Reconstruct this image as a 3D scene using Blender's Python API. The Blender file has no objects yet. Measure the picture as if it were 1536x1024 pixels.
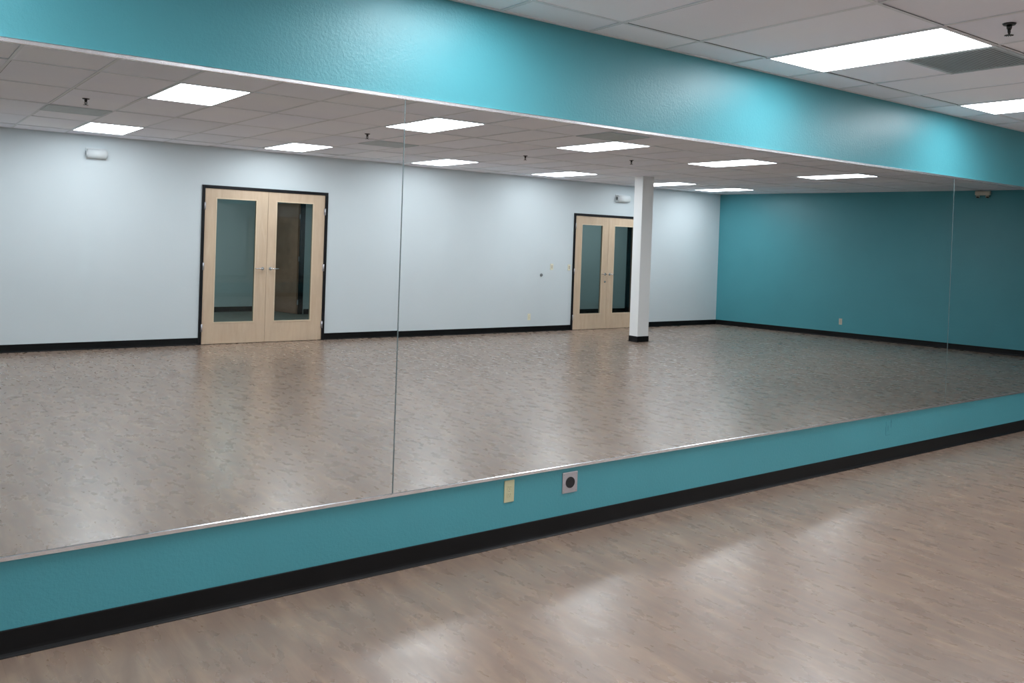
import bpy, bmesh, math, random
from mathutils import Vector, Matrix
random.seed(7)
S = bpy.context.scene
COL = S.collection

# ------------------------------------------------------------------ room dimensions (metres)
# the mirror wall is the plane y = 0, the room lies on its -y side
W, H = 9.755, 3.053
XL = -3.2                      # left wall
E0, E1 = 17.22, 15.86          # end wall: x at the mirror wall, x at the door wall
ZB, ZT = 0.413, 2.490          # lower and upper edge of the mirror band
BB = 0.111                     # baseboard height

# ------------------------------------------------------------------ node helpers
def mat(name):
    m = bpy.data.materials.new(name); m.use_nodes = True
    nt = m.node_tree; nt.nodes.clear()
    out = nt.nodes.new('ShaderNodeOutputMaterial')
    b = nt.nodes.new('ShaderNodeBsdfPrincipled')
    nt.links.new(b.outputs[0], out.inputs[0])
    return m, nt, b
def N(nt, t, **kw):
    n = nt.nodes.new(t)
    for k, v in kw.items():
        if k.startswith('i_'):
            n.inputs[k[2:].replace('_', ' ')].default_value = v
        else: setattr(n, k, v)
    return n
def coords(nt, scale=(1,1,1), rot=(0,0,0)):
    g = nt.nodes.new('ShaderNodeNewGeometry')
    mp = nt.nodes.new('ShaderNodeMapping')
    mp.inputs['Scale'].default_value = scale; mp.inputs['Rotation'].default_value = rot
    nt.links.new(g.outputs['Position'], mp.inputs['Vector'])
    return mp.outputs[0]
def noise(nt, vec, scale, detail=3, rough=.5, dist=0):
    n = N(nt, 'ShaderNodeTexNoise'); n.inputs['Scale'].default_value = scale
    n.inputs['Detail'].default_value = detail; n.inputs['Roughness'].default_value = rough
    n.inputs['Distortion'].default_value = dist
    nt.links.new(vec, n.inputs['Vector']); return n.outputs['Fac']
def ramp(nt, fac, stops):
    r = N(nt, 'ShaderNodeValToRGB'); e = r.color_ramp.elements
    while len(e) > 1: e.remove(e[0])
    e[0].position = stops[0][0]; e[0].color = (*stops[0][1], 1)
    for p, c in stops[1:]:
        x = e.new(p); x.color = (*c, 1)
    nt.links.new(fac, r.inputs[0]); return r.outputs[0]
def mix(nt, a, b, fac, mode='MIX'):
    m = N(nt, 'ShaderNodeMix', data_type='RGBA', blend_type=mode)
    for s, v in ((m.inputs[6], a), (m.inputs[7], b)):
        if isinstance(v, tuple): s.default_value = (*v, 1)
        else: nt.links.new(v, s)
    if isinstance(fac, float): m.inputs[0].default_value = fac
    else: nt.links.new(fac, m.inputs[0])
    return m.outputs[2]
def bump(nt, b, h, strength, dist=.002):
    n = N(nt, 'ShaderNodeBump'); n.inputs['Strength'].default_value = strength
    n.inputs['Distance'].default_value = dist
    nt.links.new(h, n.inputs['Height']); nt.links.new(n.outputs[0], b.inputs['Normal'])
def srgb(r, g, b):
    f = lambda c: (c/255/12.92) if c/255 <= .04045 else ((c/255+.055)/1.055)**2.4
    return (f(r), f(g), f(b))
def simple(name, col, rough=.5, metal=0, spec=.5, var=.06, scale=12, bmp=0, bscale=200):
    m, nt, b = mat(name)
    v = coords(nt)
    n = noise(nt, v, scale, 3)
    lo = tuple(c*(1-var) for c in col); hi = tuple(min(1, c*(1+var)) for c in col)
    nt.links.new(ramp(nt, n, [(.3, lo), (.7, hi)]), b.inputs['Base Color'])
    b.inputs['Roughness'].default_value = rough; b.inputs['Metallic'].default_value = metal
    b.inputs['Specular IOR Level'].default_value = spec
    if bmp: bump(nt, b, noise(nt, v, bscale, 2), bmp)
    return m

# ------------------------------------------------------------------ materials
TEAL = (.067, .298, .347)
M = {}
def paint(name, col, rough, bs, var=.035, spec=.5):
    m, nt, b = mat(name)
    v = coords(nt)
    lo = tuple(c*(1-var) for c in col); hi = tuple(c*(1+var) for c in col)
    nt.links.new(ramp(nt, noise(nt, v, 1.3, 4), [(.3, lo), (.7, hi)]), b.inputs['Base Color'])
    b.inputs['Roughness'].default_value = rough
    b.inputs['Specular IOR Level'].default_value = spec
    # orange-peel roller texture
    a = noise(nt, v, 60, 4, .65)
    c = noise(nt, v, 9, 2)
    ad = N(nt, 'ShaderNodeMath', operation='MULTIPLY_ADD'); nt.links.new(c, ad.inputs[0]); ad.inputs[1].default_value = .6
    nt.links.new(a, ad.inputs[2])
    bump(nt, b, ad.outputs[0], bs, .003)
    return m
M['teal'] = paint('teal_wall_paint', TEAL, .36, .7)
M['white_wall'] = paint('white_wall_paint', srgb(218, 226, 230), .55, .15, .015, .35)
M['post'] = paint('white_post_paint', srgb(248, 248, 248), .5, .1, .01)
M['back_wall'] = paint('back_room_paint', srgb(200, 212, 212), .6, .1, .02)

# floor: sheet vinyl boards running away from the mirror (along y)
m, nt, b = mat('wood_look_vinyl')
P = coords(nt)
v1 = coords(nt, (17, 2.6, 1)); v2 = coords(nt, (6, 2.4, 1)); v3 = coords(nt, (55, 9.0, 1)); v4 = coords(nt, (1, 1, 1))
br = N(nt, 'ShaderNodeTexBrick'); 
rot = coords(nt, (1, 1, 1), (0, 0, math.pi/2))
nt.links.new(rot, br.inputs['Vector'])
br.inputs['Scale'].default_value = 1.0; br.inputs['Brick Width'].default_value = 1.22; br.inputs['Row Height'].default_value = .152
br.inputs['Mortar Size'].default_value = .0010; br.inputs['Mortar Smooth'].default_value = .4; br.inputs['Bias'].default_value = 0
br.inputs['Color1'].default_value = (.35, .35, .35, 1); br.inputs['Color2'].default_value = (.65, .65, .65, 1); br.inputs['Mortar'].default_value = (0, 0, 0, 1)
br.offset = .37
base = ramp(nt, noise(nt, v1, .8, 6, .60, 1.0), [(.28, srgb(126, 106, 94)), (.5, srgb(139, 118, 104)), (.70, srgb(155, 133, 115))])
blot = ramp(nt, noise(nt, v2, 1.6, 6, .6, 1.4), [(.32, (.92, .93, .95)), (.5, (.99, .99, .99)), (.68, (1.04, 1.02, 1.0))])
c1 = mix(nt, base, blot, 1.0, 'MULTIPLY')
# darker knots and pale flecks
fl = ramp(nt, noise(nt, v3, .9, 4, .6, 1.0), [(.28, (.95, .95, .96)), (.48, (1, 1, 1)), (.56, (1, 1, 1)), (.74, (1.04, 1.03, 1.01))])
c2 = mix(nt, c1, fl, .8, 'MULTIPLY')
kn = ramp(nt, noise(nt, coords(nt, (10, 4.2, 1)), 1.8, 5, .62, 1.4), [(.20, (.94, .93, .94)), (.50, (1, 1, 1)), (1, (1, 1, 1))])
c2 = mix(nt, c2, kn, .6, 'MULTIPLY')
pl = ramp(nt, br.outputs['Color'], [(0, (.80, .79, .78)), (.3, (.945, .95, .955)), (.7, (1.045, 1.035, 1.025))])
c3 = mix(nt, c2, pl, 1.0, 'MULTIPLY')
nt.links.new(c3, b.inputs['Base Color'])
rr = ramp(nt, noise(nt, v2, 2.0, 4), [(.3, (.26,)*3), (.7, (.30,)*3)])
nt.links.new(rr, b.inputs['Roughness'])
b.inputs['Specular IOR Level'].default_value = .8
M['floor'] = m
M['back_floor'] = simple('back_room_carpet', srgb(118, 120, 112), .9, 0, .2, .15, 30)

# ceiling tile
m, nt, b = mat('mineral_fibre_tile')
v = coords(nt)
big = ramp(nt, noise(nt, v, .9, 3), [(.3, srgb(244, 244, 253)), (.7, srgb(251, 251, 255))])
sp = ramp(nt, noise(nt, v, 160, 4, .7), [(.30, (.86, .86, .86)), (.40, (1, 1, 1))])
at = N(nt, 'ShaderNodeAttribute'); at.attribute_name = 'tint'
c = mix(nt, big, sp, .7, 'MULTIPLY'); c = mix(nt, c, at.outputs['Color'], 1.0, 'MULTIPLY')
nt.links.new(c, b.inputs['Base Color'])
b.inputs['Roughness'].default_value = .95; b.inputs['Specular IOR Level'].default_value = .1
bump(nt, b, noise(nt, v, 220, 4, .7), .35, .002)
M['tile'] = m
M['grid'] = simple('painted_steel_grid', srgb(226, 228, 232), .55, 0, .4, .03)
M['shadow_strip_deck'] = simple('dark_shadow_strip_and_deck', (.03, .03, .03), .9)  # near-black for the drawn shadow strips at the grid bars, also the deck

M['black_base'] = simple('black_vinyl_base', (.004, .004, .0045), .42, 0, .22, .2, 6, 0, 60)
M['black_frame'] = simple('black_painted_steel', (.006, .006, .008), .4, 0, .3, .15)
M['alu'] = simple('satin_aluminium_channel', (.78, .77, .79), .27, 1, .5, .03, 30)
M['chrome'] = simple('satin_chrome', (.72, .72, .73), .25, 1, .5, .03)
M['steel'] = simple('brushed_stainless', (.52, .50, .53), .42, .75, .5, .05, 40)
M['ivory'] = simple('ivory_plastic', srgb(196, 192, 156), .4, 0, .5, .02)
M['ivory_dark'] = simple('ivory_plastic_recess', srgb(150, 147, 120), .5, 0, .4, .02)
M['switch_plate'] = simple('cream_switch_plastic', srgb(244, 238, 214), .35, 0, .5, .02)
M['white_plastic'] = simple('white_plastic', srgb(226, 230, 232), .4, 0, .5, .02)
M['grey_plastic'] = simple('grey_plastic', srgb(120, 124, 126), .45, 0, .5, .04)
M['beige_plastic'] = simple('beige_plastic', srgb(196, 186, 170), .45, 0, .5, .04)
M['slot'] = simple('dark_slot', (.02, .02, .02), .6)
M['black_rubber'] = simple('black_rubber', (.016, .016, .018), .55, 0, .4, .2, 40)
M['dark_metal'] = simple('dark_bronze_metal', (.05, .05, .05), .35, .8)
M['vent'] = simple('grey_grille_enamel', srgb(194, 204, 208), .5, 0, .4, .05)
M['vent_back'] = simple('grille_back', srgb(150, 160, 162), .8)
M['brown_door'] = simple('walnut_door_laminate', srgb(172, 130, 106), .5, 0, .4, .12, 5)

# maple door
m, nt, b = mat('maple_veneer')
g = ramp(nt, noise(nt, coords(nt, (14, 14, 1.6)), 1.2, 6, .6, .6), [(.25, srgb(208, 180, 154)), (.6, srgb(219, 194, 168)), (.8, srgb(226, 203, 178))])
f2 = ramp(nt, noise(nt, coords(nt, (2, 2, 2)), 1.5, 3), [(.3, (.95, .95, .95)), (.7, (1.03, 1.02, 1.0))])
nt.links.new(mix(nt, g, f2, 1.0, 'MULTIPLY'), b.inputs['Base Color'])
b.inputs['Roughness'].default_value = .42; M['maple'] = m
M['maple_stop'] = simple('pale_maple_stop', srgb(226, 204, 176), .4, 0, .5, .03)

# glass of the doors
m = bpy.data.materials.new('door_glass'); m.use_nodes = True; nt = m.node_tree; nt.nodes.clear()
o_ = nt.nodes.new('ShaderNodeOutputMaterial'); tr = nt.nodes.new('ShaderNodeBsdfTransparent'); gl = nt.nodes.new('ShaderNodeBsdfGlossy')
nn = nt.nodes.new('ShaderNodeTexNoise'); nn.inputs['Scale'].default_value = 1.5
cr = ramp(nt, nn.outputs['Fac'], [(0, (.70, .755, .765)), (1, (.72, .775, .785))])
nt.links.new(cr, tr.inputs[0]); gl.inputs['Roughness'].default_value = .02
lw = nt.nodes.new('ShaderNodeLayerWeight'); lw.inputs[0].default_value = .5
pw = nt.nodes.new('ShaderNodeMath'); pw.operation = 'POWER'; nt.links.new(lw.outputs['Facing'], pw.inputs[0]); pw.inputs[1].default_value = 5
fr = nt.nodes.new('ShaderNodeMath'); fr.operation = 'MULTIPLY_ADD'; nt.links.new(pw.outputs[0], fr.inputs[0]); fr.inputs[1].default_value = .95; fr.inputs[2].default_value = .04
mx = nt.nodes.new('ShaderNodeMixShader')
nt.links.new(fr.outputs[0], mx.inputs[0]); nt.links.new(tr.outputs[0], mx.inputs[1]); nt.links.new(gl.outputs[0], mx.inputs[2]); nt.links.new(mx.outputs[0], o_.inputs[0])
M['glass'] = m

# mirror silvering: faintly green, perfectly smooth
m, nt, b = mat('silvered_mirror')
mc = ramp(nt, noise(nt, coords(nt), .4, 2), [(.3, (.80, .845, .85)), (.7, (.815, .855, .86))])
nt.links.new(mc, b.inputs['Base Color'])
b.inputs['Metallic'].default_value = 1; b.inputs['Roughness'].default_value = 0.0
b.inputs['Specular IOR Level'].default_value = 0
M['mirror'] = m
M['mirror_edge'] = simple('polished_glass_edge', srgb(92, 106, 108), .25, 0, .6, .03)

# fluorescent diffuser
def emissive(name, col, s):
    m = bpy.data.materials.new(name); m.use_nodes = True; nt = m.node_tree; nt.nodes.clear()
    o_ = nt.nodes.new('ShaderNodeOutputMaterial'); e = nt.nodes.new('ShaderNodeEmission')
    n_ = nt.nodes.new('ShaderNodeTexNoise'); n_.inputs['Scale'].default_value = 300
    c = ramp(nt, n_.outputs['Fac'], [(0, tuple(x*.98 for x in col)), (1, col)])
    nt.links.new(c, e.inputs[0]); e.inputs[1].default_value = s
    nt.links.new(e.outputs[0], o_.inputs[0]); return m
M['diffuser'] = emissive('prismatic_diffuser_lit', (.91, .955, 1.0), 17.2)

# ------------------------------------------------------------------ mesh helpers
def box(bm, x0, x1, y0, y1, z0, z1, mi=0):
    vs = [bm.verts.new(p) for p in ((x0,y0,z0),(x1,y0,z0),(x1,y1,z0),(x0,y1,z0),(x0,y0,z1),(x1,y0,z1),(x1,y1,z1),(x0,y1,z1))]
    for f in ((3,2,1,0),(4,5,6,7),(0,1,5,4),(1,2,6,5),(2,3,7,6),(3,0,4,7)):
        fc = bm.faces.new([vs[i] for i in f]); fc.material_index = mi
def tube(bm, p, q, r0, r1=None, seg=20, mi=0, caps=True):
    r1 = r0 if r1 is None else r1
    p, q = Vector(p), Vector(q); d = (q-p).normalized()
    a = d.orthogonal().normalized(); c = d.cross(a)
    A = [bm.verts.new(p+(a*math.cos(t)+c*math.sin(t))*r0) for t in [2*math.pi*i/seg for i in range(seg)]]
    B = [bm.verts.new(q+(a*math.cos(t)+c*math.sin(t))*r1) for t in [2*math.pi*i/seg for i in range(seg)]]
    for i in range(seg):
        f = bm.faces.new((A[i], A[(i+1)%seg], B[(i+1)%seg], B[i])); f.smooth = True; f.material_index = mi
    if caps:
        f = bm.faces.new(A[::-1]); f.material_index = mi; f = bm.faces.new(B); f.material_index = mi
def prism(bm, prof, a, b, axis='x', mi=0):
    """profile of (depth, z) pairs swept from a to b: axis x -> (x, depth, z), axis y -> (depth, y, z)"""
    mk = (lambda s, d, z: (s, d, z)) if axis == 'x' else (lambda s, d, z: (d, s, z))
    A = [bm.verts.new(mk(a, d, z)) for d, z in prof]; B = [bm.verts.new(mk(b, d, z)) for d, z in prof]
    n = len(prof)
    for i in range(n):
        f = bm.faces.new((A[i], A[(i+1)%n], B[(i+1)%n], B[i])); f.material_index = mi
    bm.faces.new(A[::-1]).material_index = mi; bm.faces.new(B).material_index = mi
def obj(name, bm, mats, parent=None, bevel=0, loc=None):
    bmesh.ops.recalc_face_normals(bm, faces=bm.faces)
    me = bpy.data.meshes.new(name); bm.to_mesh(me); bm.free()
    for m_ in (mats if isinstance(mats, (list, tuple)) else [mats]): me.materials.append(m_)
    o = bpy.data.objects.new(name, me); COL.objects.link(o)
    if parent: o.parent = parent
    if loc: o.location = loc
    if bevel:
        mo = o.modifiers.new('bevel', 'BEVEL'); mo.width = bevel; mo.segments = 2; mo.limit_method = 'ANGLE'
    return o
def B(): return bmesh.new()
def struct(o): o['kind'] = 'structure'; return o
def tag(o, label, cat, group=None):
    o['label'] = label; o['category'] = cat
    if group: o['group'] = group
    return o
def empty(name, loc, rz=0):
    o = bpy.data.objects.new(name, None); o.empty_display_size = .1
    o.location = loc; o.rotation_euler = (0, 0, rz); COL.objects.link(o); return o
def copy_tree(o, parent=None):
    c = o.copy(); COL.objects.link(c); c.parent = parent
    for ch in list(o.children): copy_tree(ch, c)
    return c

# ------------------------------------------------------------------ shell
T = .12
bm = B(); box(bm, XL-T, 19.2, -W-T/2, .3, -.12, 0); struct(obj('floor', bm, M['floor']))
bm = B(); box(bm, XL-T, E0+.3, 0, .14, 0, H+.12); struct(obj('wall_front', bm, M['teal']))
# door wall with two openings
D1 = (4.03, 6.075, 2.462); D2 = (11.425, 13.50, 2.40)
bm = B()
xs = [XL-T, D1[0], D1[1], D2[0], D2[1], E0+.6]
for i in (0, 2, 4): box(bm, xs[i], xs[i+1], -W-T, -W, 0, H+.12)
for a, b_, h in (D1, D2): box(bm, a, b_, -W-T, -W, h, H+.12)
bmesh.ops.remove_doubles(bm, verts=bm.verts, dist=1e-5)
struct(obj('wall_back', bm, M['white_wall']))
bm = B(); box(bm, XL-T, XL, -W, 0, 0, H+.12); struct(obj('wall_left', bm, M['teal']))
# end wall, slightly out of square
bm = B()
dx = .14
pts = [(E0, 0), (E1, -W), (E1+dx, -W), (E0+dx, 0)]
lo = [bm.verts.new((x, y, 0)) for x, y in pts]; hi = [bm.verts.new((x, y, H+.12)) for x, y in pts]
bm.faces.new(lo[::-1]); bm.faces.new(hi)
for i in range(4): bm.faces.new((lo[i], lo[(i+1)%4], hi[(i+1)%4], hi[i]))
struct(obj('wall_right', bm, M['teal']))
end_dir = Vector((E0-E1, W, 0)).normalized(); end_ang = math.atan2(end_dir.y, end_dir.x)   # along the wall
def end_pt(y, z=0):                       # point on the end wall's face
    return Vector((E1+(E0-E1)*(W-y)/W, -y, z))

# ------------------------------------------------------------------ ceiling: tiles + T-bar grid
C = [2.135, 4.747, 7.293, 9.849, 12.561, 14.332]
xl = []
for i in range(5):
    n = 3 if i == 4 else 4
    xl += [C[i]+(C[i+1]-C[i])*j/n for j in range(n)]
xl += [C[5]+.6*j for j in range(6)]
x = C[0]-.64
while x > XL: xl.insert(0, x); x -= .64
xl = [XL-.01]+xl
yl = [0, .31, 1.53, 2.77, 4.01, 5.23, 6.61, 7.99, 9.21, W]
lights_row = {.31: [-.5, .0], 4.01: [], 7.99: []}
def cell(i, row): return xl.index(i), row
rows = {0: 1, 1: 4, 2: 7}       # index into yl of the near edge of each light row
light_cells = {}
xi = lambda c: min(range(len(xl)), key=lambda k: abs(xl[k]-c))
cm1 = C[0]-4*.64; cm2 = C[0]-8*.64
layout = {0: [cm1, C[0], C[1], C[2]], 1: [cm1]+C[:5], 2: [cm1]+C}
for r, cs in layout.items():
    for c in cs: light_cells[(xi(c), rows[r])] = (r, c)
bm = B(); tl = bm.loops.layers.float_color.new('tint')
def quad(x0, x1, y0, y1, tint, jit=0):
    zs = [H+.003+random.uniform(-jit, jit) for _ in range(4)]
    vs = [bm.verts.new((x0, -y0, zs[0])), bm.verts.new((x0, -y1, zs[1])), bm.verts.new((x1, -y1, zs[2])), bm.verts.new((x1, -y0, zs[3]))]
    f = bm.faces.new(vs)
    for l in f.loops: l[tl] = (tint[0], tint[1], tint[2], 1)
for i in range(len(xl)-1):
    for j in range(len(yl)-1):
        if (i, j) in light_cells: continue
        k = random.uniform(.95, 1.03); w = random.uniform(-.012, .012)
        quad(xl[i]+.004, xl[i+1]-.004, yl[j]+.004, yl[j+1]-.004, (k+w, k, k-w), .004)
ceil = obj('ceiling', bm, M['tile']); struct(ceil)
bm = B(); g = .0115
for k, x in enumerate(xl[1:]): 
    if x < E0+.2: box(bm, x-g, x+g, -W, 0, H-.0015, H+.012)
for y in yl[1:-1]: box(bm, XL, E0+.1, -y-g, -y+g, H-.0022, H+.011)
# wall angle
box(bm, XL, E0+.1, -.022, 0, H-.0025, H+.012); box(bm, XL, E0+.1, -W, -W+.022, H-.0025, H+.012)
box(bm, XL, XL+.022, -W, 0, H-.0025, H+.012)
# dark strips drawn as shadow lines beside the bars, tiles sitting slightly askew
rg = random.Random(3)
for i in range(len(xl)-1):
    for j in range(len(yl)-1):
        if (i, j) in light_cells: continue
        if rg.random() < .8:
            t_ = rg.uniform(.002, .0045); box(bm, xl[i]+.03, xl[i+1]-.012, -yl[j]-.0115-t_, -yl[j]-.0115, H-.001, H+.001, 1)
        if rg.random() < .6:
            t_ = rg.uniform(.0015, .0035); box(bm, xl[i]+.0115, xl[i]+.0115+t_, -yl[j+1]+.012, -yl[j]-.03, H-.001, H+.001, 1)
obj('ceiling_grid', bm, [M['grid'], M['shadow_strip_deck']], ceil)
bm = B(); box(bm, XL-.1, E0+.4, -W-.1, .14, H+.06, H+.12); obj('ceiling_deck', bm, M['shadow_strip_deck'], ceil)
# end wall angle
bm = B(); L = math.hypot(E0-E1, W)
box(bm, 0, L, 0, .022, -.0025, .012)
o = obj('wall_angle', bm, M['grid'], ceil); o.location = (E1, -W, H); o.rotation_euler = (0, 0, end_ang)

# ------------------------------------------------------------------ troffers
where = {(0,0): 'nearest the mirror wall, second from the left wall'}
def troffer(w):
    root = empty('ceiling_light', (0, 0, 0))
    bm = B(); box(bm, .018, w-.018, -1.22+.018, -.018, -.004, .002); obj('diffuser', bm, M['diffuser'], root)
    bm = B()
    for a, b_, c, d in ((0, w, -.020, 0), (0, w, -1.22, -1.2), (0, .020, -1.22, 0), (w-.020, w, -1.22, 0)):
        box(bm, a, b_, c, d, -.0055, .02)
    obj('frame', bm, M['grid'], root)
    return root
names = {0: 'of the mirror-side row', 1: 'of the middle row', 2: 'of the door-side row'}
spot = {cm1: 'nearest the near side wall', C[0]: 'second from the near side wall',
        C[1]: 'third from the near side wall', C[2]: 'fourth from the near side wall', C[3]: 'fifth from the near side wall',
        C[4]: 'sixth from the near side wall', C[5]: 'nearest the far corner behind the post'}
special = {(0, 1): 'bright rectangular ceiling light with a grey grille and sprinkler close beside it',
           (0, 2): 'bright rectangular ceiling light cut by the picture edge, beyond the grille and sprinkler',
           (0, 0): 'bright rectangular ceiling light whose corner just shows above the teal band'}
proto = troffer(.636)
first = True
for (i, j), (r, c) in sorted(light_cells.items(), key=lambda t: (t[1][0], t[1][1])):
    t = proto if first else copy_tree(proto)
    first = False
    t.location = (c, -yl[j], H-.001)
    k = C.index(c) if c in C else None
    t.scale = ((xl[i+1]-xl[i])/.636, 1, 1)
    lab = special.get((r, k)) or 'white ceiling light %s, %s' % (names[r], spot[c])
    tag(t, lab, 'ceiling light', 'rectangular ceiling lights')

# ------------------------------------------------------------------ return air grilles
def grille(w, d):
    root = empty('ceiling_vent', (0, 0, 0))
    bm = B()
    for a, b_, c, e in ((0, w, -.025, 0), (0, w, -d, -d+.025), (0, .025, -d+.025, -.025), (w-.025, w, -d+.025, -.025)):
        box(bm, a, b_, c, e, -.006, .004)
    obj('frame', bm, M['vent'], root)
    bm = B(); n = 22
    for k in range(n):
        y = -.03-(d-.06)*(k+.5)/n
        prism(bm, [(y-.0105, -.0045), (y-.0095, -.0045), (y+.0105, -.001), (y+.0095, -.001)], .025, w-.025, 'x')
    obj('louvers', bm, M['vent'], root)
    bm = B(); box(bm, .02, w-.02, -d+.02, -.02, .0035, .005); obj('filter_back', bm, M['vent_back'], root)
    return root
gv = grille(.628, .60)
vents = [(xl[xi(C[1])+1], .925, 'grey square air grille beside the bright ceiling light near the mirror wall'),
         (xl[xi(C[0])-1], 6.62, 'grey square air grille between light rows, on the side of the first double door'),
         (xl[xi(C[1])+1], 6.62, 'grey square air grille in the middle of the ceiling between light rows'),
         (xl[xi(C[2])-1], 3.40, 'grey square air grille just before the middle light row')]
for k, (x, y, lab) in enumerate(vents):
    o = gv if k == 0 else copy_tree(gv)
    o.location = (x, -y, H-.003); tag(o, lab, 'air vent', 'grey ceiling air grilles')

# ------------------------------------------------------------------ sprinklers
def sprinkler():
    root = empty('fire_sprinkler', (0, 0, 0))
    bm = B(); tube(bm, (0,0,.003), (0,0,-.006), .036, .030, 28); obj('escutcheon', bm, M['dark_metal'], root)
    bm = B(); tube(bm, (0,0,-.004), (0,0,-.026), .015, .013, 16); tube(bm, (0,0,-.026), (0,0,-.034), .010, .010, 6)
    for s in (-1, 1):
        tube(bm, (s*.010,0,-.030), (s*.013,0,-.044), .0028); tube(bm, (s*.013,0,-.044), (0,0,-.060), .0028)
    tube(bm, (0,0,-.034), (0,0,-.058), .0032)
    obj('sprinkler_body', bm, M['dark_metal'], root)
    bm = B(); tube(bm, (0,0,-.060), (0,0,-.062), .017, .017, 20)
    for k in range(12):
        a = 2*math.pi*k/12; tube(bm, (math.cos(a)*.014, math.sin(a)*.014, -.061), (math.cos(a)*.024, math.sin(a)*.024, -.0625), .0022, .0018, 6)
    obj('deflector', bm, M['dark_metal'], root)
    return root
sp0 = sprinkler()
for k, (x, y, lab) in enumerate([(4.95, 1.80, 'dark pendent sprinkler head beyond the corner of the bright ceiling light'),
        (1.72, 5.85, 'dark pendent sprinkler head by the air grille on the side of the first double door'),
        (4.97, 6.10, 'dark pendent sprinkler head by the air grille in mid ceiling'),
        (7.75, 6.50, 'dark pendent sprinkler head between the two door-side lights, no grille near'),
        (9.07, 5.60, 'dark pendent sprinkler head in the ceiling short of the white post')]):
    o = sp0 if k == 0 else copy_tree(sp0)
    o.location = (x, -y, H+.0); tag(o, lab, 'sprinkler', 'sprinkler heads')

# ------------------------------------------------------------------ mirrors
SX = [-2.6, 2.207, 7.873, 13.54]
mlab = ['large wall mirror panel before the first seam, showing the nearer maple double doors',
        'large wall mirror panel between the two seams, showing the white post and farther double doors',
        'large wall mirror panel past the second seam, showing only teal wall and floor']
tilt = [.0006, 0, -.0002]
for k in range(3):
    a, b_ = SX[k]+.0018, SX[k+1]-.0018
    bm = B(); box(bm, a, b_, -.004, .002, ZB+.004, ZT-.004)
    me_faces = bm.faces
    for f in bm.faces:
        n = f.normal if f.normal.length else None
    bm.normal_update()
    bmesh.ops.recalc_face_normals(bm, faces=bm.faces); bm.normal_update()
    for f in bm.faces: f.material_index = 0 if f.normal.y < -.9 else 1
    zc = (ZB+ZT)/2
    for v_ in bm.verts: v_.co.z -= zc
    o = obj('wall_mirror', bm, [M['mirror'], M['mirror_edge']], None, 0, (0, -.0075, zc))
    o.rotation_euler = (tilt[k], 0, 0)
    tag(o, mlab[k], 'mirror', 'wall mirror panels')
# seam: pale polished edges
for k in (1, 2):
    bm = B(); box(bm, SX[k]-.0028, SX[k]+.0028, -.0128, -.0005, ZB+.006, ZT-.006)
    o = struct(obj('trim_%d' % (k+2), bm, M['mirror_edge']))
# channels
bm = B()
prism(bm, [(0, ZB-.016), (-.015, ZB-.016), (-.018, ZB-.014), (-.018, ZB+.0015), (-.0122, ZB+.0045), (-.0122, ZB), (0, ZB)], SX[0]-.02, SX[3]+.02, 'x')
struct(obj('trim_1', bm, M['alu']))
bm = B()
prism(bm, [(0, ZT), (0, ZT+.012), (-.015, ZT+.012), (-.018, ZT+.008), (-.018, ZT-.006), (-.016, ZT-.008), (-.0125, ZT-.008), (-.0125, ZT)], SX[0]-.02, SX[3]+.02, 'x')
struct(obj('trim_2', bm, M['alu']))

# ------------------------------------------------------------------ baseboards (coved vinyl)
COVE = [(0, 0), (.017, 0), (.0175, .003), (.011, .008), (.0075, .016), (.006, .028), (.006, BB-.003), (.004, BB), (0, BB)]
def cove(bm, p, q):
    """cove run from p to q, body on the left-hand side of the direction"""
    p, q = Vector(p), Vector(q); d = (q-p).normalized(); n = Vector((-d.y, d.x, 0))
    A = [bm.verts.new(p+n*t+Vector((0, 0, z))) for t, z in COVE]; Bv = [bm.verts.new(q+n*t+Vector((0, 0, z))) for t, z in COVE]
    k = len(COVE)
    for i in range(k): bm.faces.new((A[i], A[(i+1)%k], Bv[(i+1)%k], Bv[i]))
    bm.faces.new(A[::-1]); bm.faces.new(Bv)
bm = B(); cove(bm, (E0-.01, 0, 0), (XL, 0, 0)); struct(obj('baseboard_front', bm, M['black_base']))
bm = B()
cove(bm, (XL, -W, 0), (D1[0], -W, 0)); cove(bm, (D1[1], -W, 0), (D2[0], -W, 0)); cove(bm, (D2[1], -W, 0), (E1, -W, 0))
struct(obj('baseboard_back', bm, M['black_base']))
bm = B(); cove(bm, (E1, -W, 0), (E0, 0, 0)); struct(obj('baseboard_right', bm, M['black_base']))
bm = B(); cove(bm, (XL, 0, 0), (XL, -W, 0)); struct(obj('baseboard_left', bm, M['black_base']))

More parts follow.
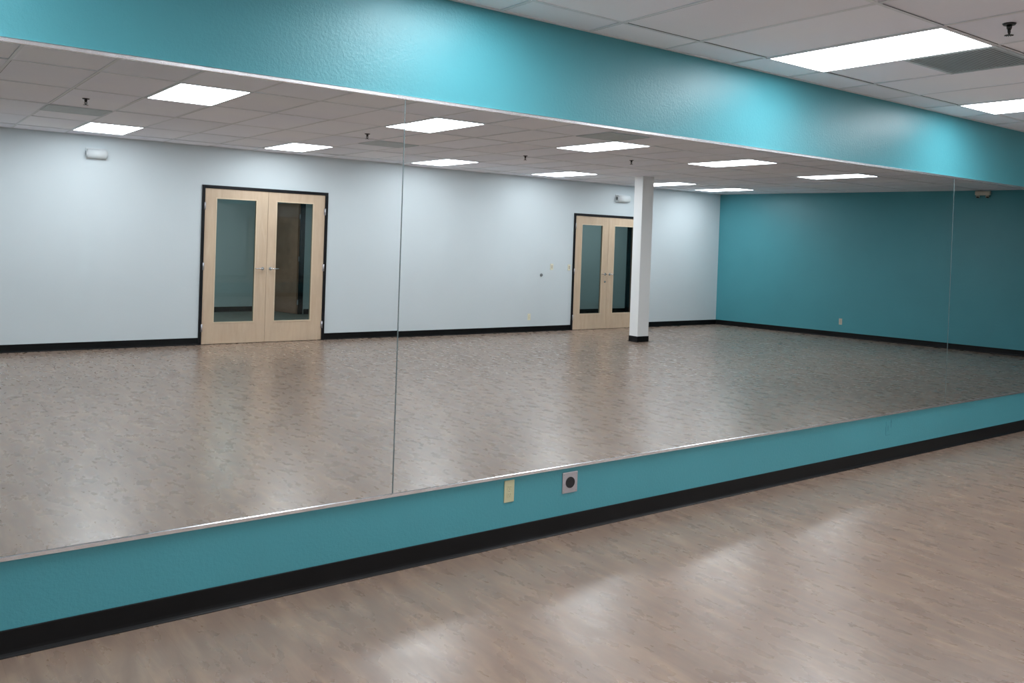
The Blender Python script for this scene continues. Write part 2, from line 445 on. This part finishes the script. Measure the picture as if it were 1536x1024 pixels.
# ------------------------------------------------------------------ double doors
def double_door(name, x0, x1, h, xm, g0, g1, zz, lock=False):
    root = struct(empty(name, (x0, -W, 0)))
    w = x1-x0
    fw = .045
    bm = B()
    box(bm, 0, fw, -T-.006, .018, 0, h); box(bm, w-fw, w, -T-.006, .018, 0, h); box(bm, fw, w-fw, -T-.006, .018, h-fw, h)
    # stop behind the leaves
    box(bm, fw, fw+.012, -.075, -.045, 0, h-fw); box(bm, w-fw-.012, w-fw, -.075, -.045, 0, h-fw); box(bm, fw, w-fw, -.075, -.045, h-fw-.012, h-fw)
    obj('door_frame', bm, M['black_frame'], root)
    z0, z1 = zz
    for s, (a, b_, ga, gb) in enumerate(((fw+.003, xm-x0-.0025, g0[0]-x0, g0[1]-x0), (xm-x0+.0025, w-fw-.003, g1[0]-x0, g1[1]-x0))):
        zt_ = h-fw-.004
        bm = B(); y0, y1 = -.042, .002
        box(bm, a, ga, y0, y1, .008, zt_); box(bm, gb, b_, y0, y1, .008, zt_)
        box(bm, ga, gb, y0, y1, .008, z0); box(bm, ga, gb, y0, y1, z1, zt_)
        leaf = obj('door_leaf', bm, M['maple'], root)
        bm = B(); t = .013
        for yy in ((y1, y1+.005), (y0-.005, y0)):
            box(bm, ga-t, gb+t, yy[0], yy[1], z0-t, z0+.004); box(bm, ga-t, gb+t, yy[0], yy[1], z1-.004, z1+t)
            box(bm, ga-t, ga+.004, yy[0], yy[1], z0+.004, z1-.004); box(bm, gb-.004, gb+t, yy[0], yy[1], z0+.004, z1-.004)
        obj('glass_stop', bm, M['maple_stop'], leaf, .0015)
        bm = B(); box(bm, ga, gb, -.023, -.017, z0, z1); obj('glass_pane', bm, M['glass'], leaf)
        # lever set
        sgn = -1 if s == 0 else 1
        hx = (b_-.062) if s == 0 else (a+.062); hz = 1.185 if not lock else 1.155
        bm = B()
        tube(bm, (hx, y1, hz), (hx, y1+.010, hz), .027, .025, 28)
        tube(bm, (hx, y1+.010, hz), (hx, y1+.052, hz), .0105, .0095, 16)
        tube(bm, (hx-sgn*.008, y1+.050, hz), (hx+sgn*.105, y1+.048, hz), .0095, .0075, 16)
        tube(bm, (hx+sgn*.105, y1+.048, hz), (hx+sgn*.125, y1+.034, hz), .0075, .006, 12)
        obj('lever_handle', bm, M['chrome'], leaf)
        if lock and s == 0:
            bm = B(); tube(bm, (hx, y1, hz-.16), (hx, y1+.012, hz-.16), .021, .018, 24); tube(bm, (hx, y1+.012, hz-.16), (hx, y1+.02, hz-.16), .009, .008, 12)
            obj('deadbolt', bm, M['chrome'], leaf)
        for hz_ in (.26, 1.21, 2.14):
            bm = B(); hx_ = a-.003 if s == 0 else b_+.003
            tube(bm, (hx_, y1+.010, hz_-.057), (hx_, y1+.010, hz_+.057), .0125, .0125, 12)
            box(bm, hx_-.018, hx_+.018, y1-.001, y1+.003, hz_-.055, hz_+.055)
            obj('hinge', bm, M['steel'], leaf)
    # threshold
    bm = B(); box(bm, fw, w-fw, -T, -.03, 0, .007); obj('threshold', bm, M['black_frame'], root)
    return root
double_door('door_1', *D1, 5.065, (4.255, 4.875), (5.21, 5.822), (.342, 2.262))
double_door('door_2', *D2, 12.385, (11.652, 12.218), (12.555, 13.15), (.33, 2.175), True)

# ------------------------------------------------------------------ white post
px0, px1, py0, py1 = 11.255, 11.535, -7.82, -7.60
post = struct(empty('trim_5', ((px0+px1)/2, (py0+py1)/2, 0)))
hw, hd = (px1-px0)/2, (py1-py0)/2
bm = B(); box(bm, -hw, hw, -hd, hd, 0, H+.003); o = obj('post_shaft', bm, M['post'], post, .004)
bm = B(); t = .007
box(bm, -hw-t, hw+t, -hd-t, -hd, 0, BB-.005); box(bm, -hw-t, hw+t, hd, hd+t, 0, BB-.005); box(bm, -hw-t, -hw, -hd, hd, 0, BB-.005); box(bm, hw, hw+t, -hd, hd, 0, BB-.005)
obj('post_base', bm, M['black_base'], post, .002)

# ------------------------------------------------------------------ wall plates and devices
def face_root(name, loc, rz):   # local +y is the wall normal pointing into the room
    return empty(name, loc, rz)
def plate_bm(w, h, d=.006):
    bm = B(); box(bm, -w/2, w/2, 0, d, -h/2, h/2); return bm
def outlet(name, loc, rz, label, col='ivory', group=None):
    r = face_root(name, loc, rz)
    obj('cover_plate', plate_bm(.070, .128), M[col], r, .002)
    for s in (-1, 1):
        bm = B(); box(bm, -.017, .017, .005, .0082, s*.021-.0135, s*.021+.0135)
        so = obj('socket', bm, M[col], r, .002)
        bm = B()
        for sx in (-1, 1): box(bm, sx*.0065-.0012, sx*.0065+.0012, .0082, .0086, s*.021-.001, s*.021+.008)
        tube(bm, (0, .0082, s*.021-.007), (0, .0086, s*.021-.007), .0026, .0026, 12)
        obj('slots', bm, M['slot'] if col != 'ivory' else M['ivory_dark'], so)
    bm = B(); tube(bm, (0, .006, 0), (0, .0075, 0), .0032, .0028, 12); obj('screw', bm, M['chrome'], r)
    tag(r, label, 'outlet', group); return r
PI = math.pi
outlet('electrical_outlet', (2.969, 0, .317), PI, 'ivory duplex outlet on the teal wall under the mirror, beside the square metal plate')
outlet('electrical_outlet', (10.36, -W, .298), 0, 'white duplex outlet low on the white wall between the double doors', 'switch_plate')
outlet('electrical_outlet', (*end_pt(6.70)[:2], .332), end_ang, 'cream duplex outlet low on the teal end wall', 'beige_plastic')
# stainless plate with a round black socket
r = face_root('power_receptacle', (3.424, 0, .306), PI)
obj('cover_plate', plate_bm(.118, .128, .007), M['steel'], r, .003)
bm = B(); tube(bm, (0, .006, 0), (0, .0115, 0), .0345, .0335, 36); so = obj('round_socket', bm, M['black_rubber'], r)
bm = B()
tube(bm, (0, .0115, 0), (0, .0122, 0), .024, .024, 28); 
obj('socket_face', bm, M['grey_plastic'] if False else M['black_rubber'], so)
bm = B()
for k in range(3):
    a = PI/2+k*2*PI/3; box(bm, math.cos(a)*.014-.0035, math.cos(a)*.014+.0035, .0122, .0126, math.sin(a)*.014-.0012, math.sin(a)*.014+.0012)
obj('slots', bm, M['slot'], so)
for sx in (-1, 1):
    for sz in (-1, 1):
        bm = B(); tube(bm, (sx*.048, .007, sz*.052), (sx*.048, .0082, sz*.052), .003, .0026, 12); obj('screw', bm, M['chrome'], r)
tag(r, 'square stainless cover plate with a round black socket on the teal wall', 'outlet')
# blank plate painted over, pencil marks beside it
r = face_root('blank_cover_plate', (6.955, 0, .283), PI)
obj('cover_plate', plate_bm(.070, .118, .0025), M['teal'], r, .001)
M['pencil'] = simple('pencil_line', srgb(40, 88, 104), .8)
def rects(name, rs):
    bm = B()
    for q in rs: box(bm, q[0], q[1], q[4], q[5], q[2], q[3])
    obj(name, bm, M['pencil'], r)
rects('pencil_outline', [(.0345, .0365, -.060, .010, .0003, .0012), (-.032, .0365, -.0605, -.0588, .0003, .0012)])
rects('screw_slot', [(.004, .007, -.025, .020, .0024, .0031)])
rects('pencil_cross', [(-.046, -.043, .0, .070, .0003, .0011), (-.056, -.034, .045, .048, .0003, .0011)])
tag(r, 'blank plate painted teal with pencil marks, below the mirror toward the far end', 'wall plate')
# light switches
def switch(loc, gangs, label):
    r = face_root('light_switch', loc, 0)
    w = .07 if gangs == 1 else .116
    obj('cover_plate', plate_bm(w, .120, .010), M['switch_plate'], r, .002)
    for k in range(gangs):
        x = (k-(gangs-1)/2)*.046
        bm = B(); box(bm, x-.0165, x+.0165, .009, .0125, -.033, .033); ro = obj('rocker', bm, M['beige_plastic'], r, .0015)
    tag(r, label, 'light switch'); return r
switch((10.885, -W, 1.293), 1, 'white light switch plate between round grey knob and farther double doors')
switch((11.335, -W, 1.285), 1, 'narrow white light switch right beside the black door frame')
r = face_root('key_switch', (10.63, -W, 1.128), 0)
bm = B(); tube(bm, (0, 0, 0), (0, .012, 0), .032, .030, 28); obj('rose', bm, M['grey_plastic'], r)
bm = B(); tube(bm, (0, .012, 0), (0, .026, 0), .017, .015, 20); box(bm, -.004, .004, .024, .034, -.016, .016); obj('turn_knob', bm, M['grey_plastic'], r)
tag(r, 'small round grey control knob on the white wall below a white switch', 'wall control')

# emergency lights
def emergency(loc, rz, label, w=.30, h=.155, d=.11):
    r = face_root('emergency_light', loc, rz)
    bm = B(); box(bm, -w/2, w/2, -.004, .02, -h/2, h/2); obj('back_plate', bm, M['white_plastic'], r, .004)
    bm = B(); prof = [(0.018, -h/2+.012)]
    for k in range(13):
        a = -PI/2+PI*k/12; prof.append((.018+(d-.018)*max(0, math.cos(a))**.55, (h/2-.012)*math.sin(a)))
    prof.append((.018, h/2-.012))
    prism(bm, prof[1:-1], -w/2+.012, w/2-.012, 'x')
    for f in bm.faces: f.smooth = len(f.verts) == 4
    obj('housing', bm, M['white_plastic'], r)
    for s in (-1, 1):
        bm = B(); tube(bm, (s*(w/2-.013), .055, 0), (s*(w/2+.004), .055, 0), .048, .044, 28); cap = obj('lamp_head', bm, M['white_plastic'], r)
        bm = B(); tube(bm, (s*(w/2+.004), .055, 0), (s*(w/2+.006), .055, 0), .034, .034, 24); obj('lens', bm, M['grey_plastic'], cap)
    tag(r, label, 'emergency light', 'emergency lights'); return r
emergency((2.545, -W, 2.795), 0, 'white rounded emergency light high on the white wall before the nearer double doors', .27)
emergency((12.72, -W, 2.765), 0, 'white rounded emergency light above the farther double doors behind the post', .36, .17)
# boxy beige unit by the ceiling on the end wall
ep = end_pt(4.0)
r = face_root('emergency_light', (ep.x, ep.y, 2.975), end_ang)
bm = B(); box(bm, -.135, .135, 0, .075, -.02, .062); obj('housing', bm, M['beige_plastic'], r, .012)
for s in (-1, 1):
    bm = B(); tube(bm, (s*.085, .04, -.018), (s*.085, .058, -.055), .030, .034, 24); hd_ = obj('lamp_head', bm, M['beige_plastic'], r)
    bm = B(); tube(bm, (s*.085, .058, -.055), (s*.085, .059, -.057), .026, .026, 20); obj('lens', bm, M['slot'], hd_)
tag(r, 'beige twin-lamp emergency light at the top of the teal end wall', 'emergency light')

# ------------------------------------------------------------------ rooms behind the glass doors
YB1, YB2 = -15.28, -13.05
bm = B(); box(bm, 2.0, 9.6, YB1-T, YB1, 0, H+.1); struct(obj('wall_rear_room', bm, M['back_wall']))
bm = B(); box(bm, 9.6, 9.6+T, YB1-T, -W-T, 0, H+.1); struct(obj('wall_between_rooms', bm, M['back_wall']))
bm = B(); box(bm, 1.9, 2.0, YB1-T, -W-T, 0, H+.1); struct(obj('wall_rear_side', bm, M['back_wall']))
bm = B(); box(bm, 9.6+T, 19.1, YB2-T, YB2, 0, H+.1); struct(obj('wall_hallway', bm, M['back_wall']))
bm = B(); box(bm, 19.0, 19.1, YB2, -W-T, 0, H+.1); struct(obj('wall_hallway_end', bm, M['back_wall']))
bm = B(); box(bm, 1.9, 19.1, YB1-T, -W-T/2, -.12, -.001); struct(obj('floor_rear', bm, M['back_floor']))
bm = B(); box(bm, 1.9, 19.1, YB1-T, -W-T, H, H+.1); struct(obj('ceiling_rear', bm, M['white_wall']))
bm = B(); cove(bm, (2.0, YB1, 0), (7.50, YB1, 0)); cove(bm, (7.60, -14.35, 0), (9.6, -14.35, 0)); cove(bm, (9.72, YB2, 0), (19.0, YB2, 0))
struct(obj('baseboard_rear', bm, M['black_base']))
# partition with an open brown door in a black frame
bm = B(); box(bm, 7.57, 9.6, -14.47, -14.35, 0, H+.1); struct(obj('wall_partition', bm, M['back_wall']))
d3 = struct(empty('door_3', (7.51, -14.36, 0)))
bm = B(); box(bm, -.03, .075, -.11, .012, 0, 2.5); obj('door_frame', bm, M['black_frame'], d3)
bm = B(); box(bm, -.045, 0, -.88, 0, .01, 2.42)
lf = obj('door_leaf', bm, M['brown_door'], d3, .002); lf.location = (-.035, -.01, 0); lf.rotation_euler = (0, 0, -.22)
for hz_ in (.26, 1.21, 2.14):
    bm = B(); tube(bm, (-.002, .008, hz_-.055), (-.002, .008, hz_+.055), .0085, .0085, 12); box(bm, -.02, .012, .002, .006, hz_-.055, hz_+.055)
    obj('hinge', bm, M['steel'], lf)
# dark jamb with a push bar in the hallway
d4 = struct(empty('door_4', (16.0, YB2, 0)))
bm = B(); box(bm, 0, .11, 0, .05, 0, 2.45); box(bm, 1.0, 1.11, 0, .05, 0, 2.45); box(bm, .11, 1.0, 0, .05, 2.34, 2.45); obj('door_frame', bm, M['black_frame'], d4)
bm = B(); box(bm, .113, .997, .0, .035, .01, 2.337); lf = obj('door_leaf', bm, M['brown_door'], d4)
bm = B(); box(bm, .2, .9, .06, .09, 1.0, 1.04); box(bm, .2, .25, .035, .06, .98, 1.06); box(bm, .85, .9, .035, .06, .98, 1.06); obj('push_bar', bm, M['dark_metal'], lf)

def area(name, loc, sx, sy, power, col=(1, 1, 1)):
    l = bpy.data.lights.new(name, 'AREA'); l.shape = 'RECTANGLE'; l.size = sx; l.size_y = sy; l.energy = power; l.color = col
    o = bpy.data.objects.new(name, l); o.location = loc; COL.objects.link(o); return o
area('rear_room_fill', (5.0, -12.6, H-.02), 1.2, .6, 74, (.9, 1, 1))  # added fill light without a fitting, brightens the room behind the nearer doors
area('hallway_fill', (14.6, -11.5, H-.02), 1.2, .6, 34, (.9, 1, 1))  # fill put in to lift the hallway behind the glass, no fixture there

# ------------------------------------------------------------------ world, camera, colour
w = bpy.data.worlds.new('world'); S.world = w; w.use_nodes = True
w.node_tree.nodes['Background'].inputs[0].default_value = (.02, .02, .02, 1)
yaw, pitch, roll, D, hc, f = .6550037, -.0153458, .035386, 4.09876, 1.758223, 1314.317
Fv = Vector((math.sin(yaw)*math.cos(pitch), math.cos(yaw)*math.cos(pitch), math.sin(pitch)))
Rv = Vector((math.cos(yaw), -math.sin(yaw), 0)); Uv = Rv.cross(Fv)
c_, s_ = math.cos(roll), math.sin(roll)
R2 = c_*Rv+s_*Uv; U2 = -s_*Rv+c_*Uv
cam = bpy.data.cameras.new('camera'); co = bpy.data.objects.new('camera', cam); COL.objects.link(co)
mw = Matrix((R2, U2, -Fv)).transposed().to_4x4(); mw.translation = Vector((0, -D, hc))
co.matrix_world = mw
cam.sensor_fit = 'HORIZONTAL'; cam.sensor_width = 36; cam.lens = f/1536*36
cam.shift_x = -44.459/1536; cam.shift_y = -127.042/1536
cam.clip_start = .05; cam.clip_end = 200
S.camera = co
S.view_settings.view_transform = 'Standard'; S.view_settings.look = 'None'
S.view_settings.exposure = 0; S.view_settings.gamma = 1
try:
    S.cycles.max_bounces = 14; S.cycles.diffuse_bounces = 6; S.cycles.glossy_bounces = 8; S.cycles.transparent_max_bounces = 12
    S.cycles.caustics_reflective = True; S.cycles.sample_clamp_indirect = 6
except Exception: pass
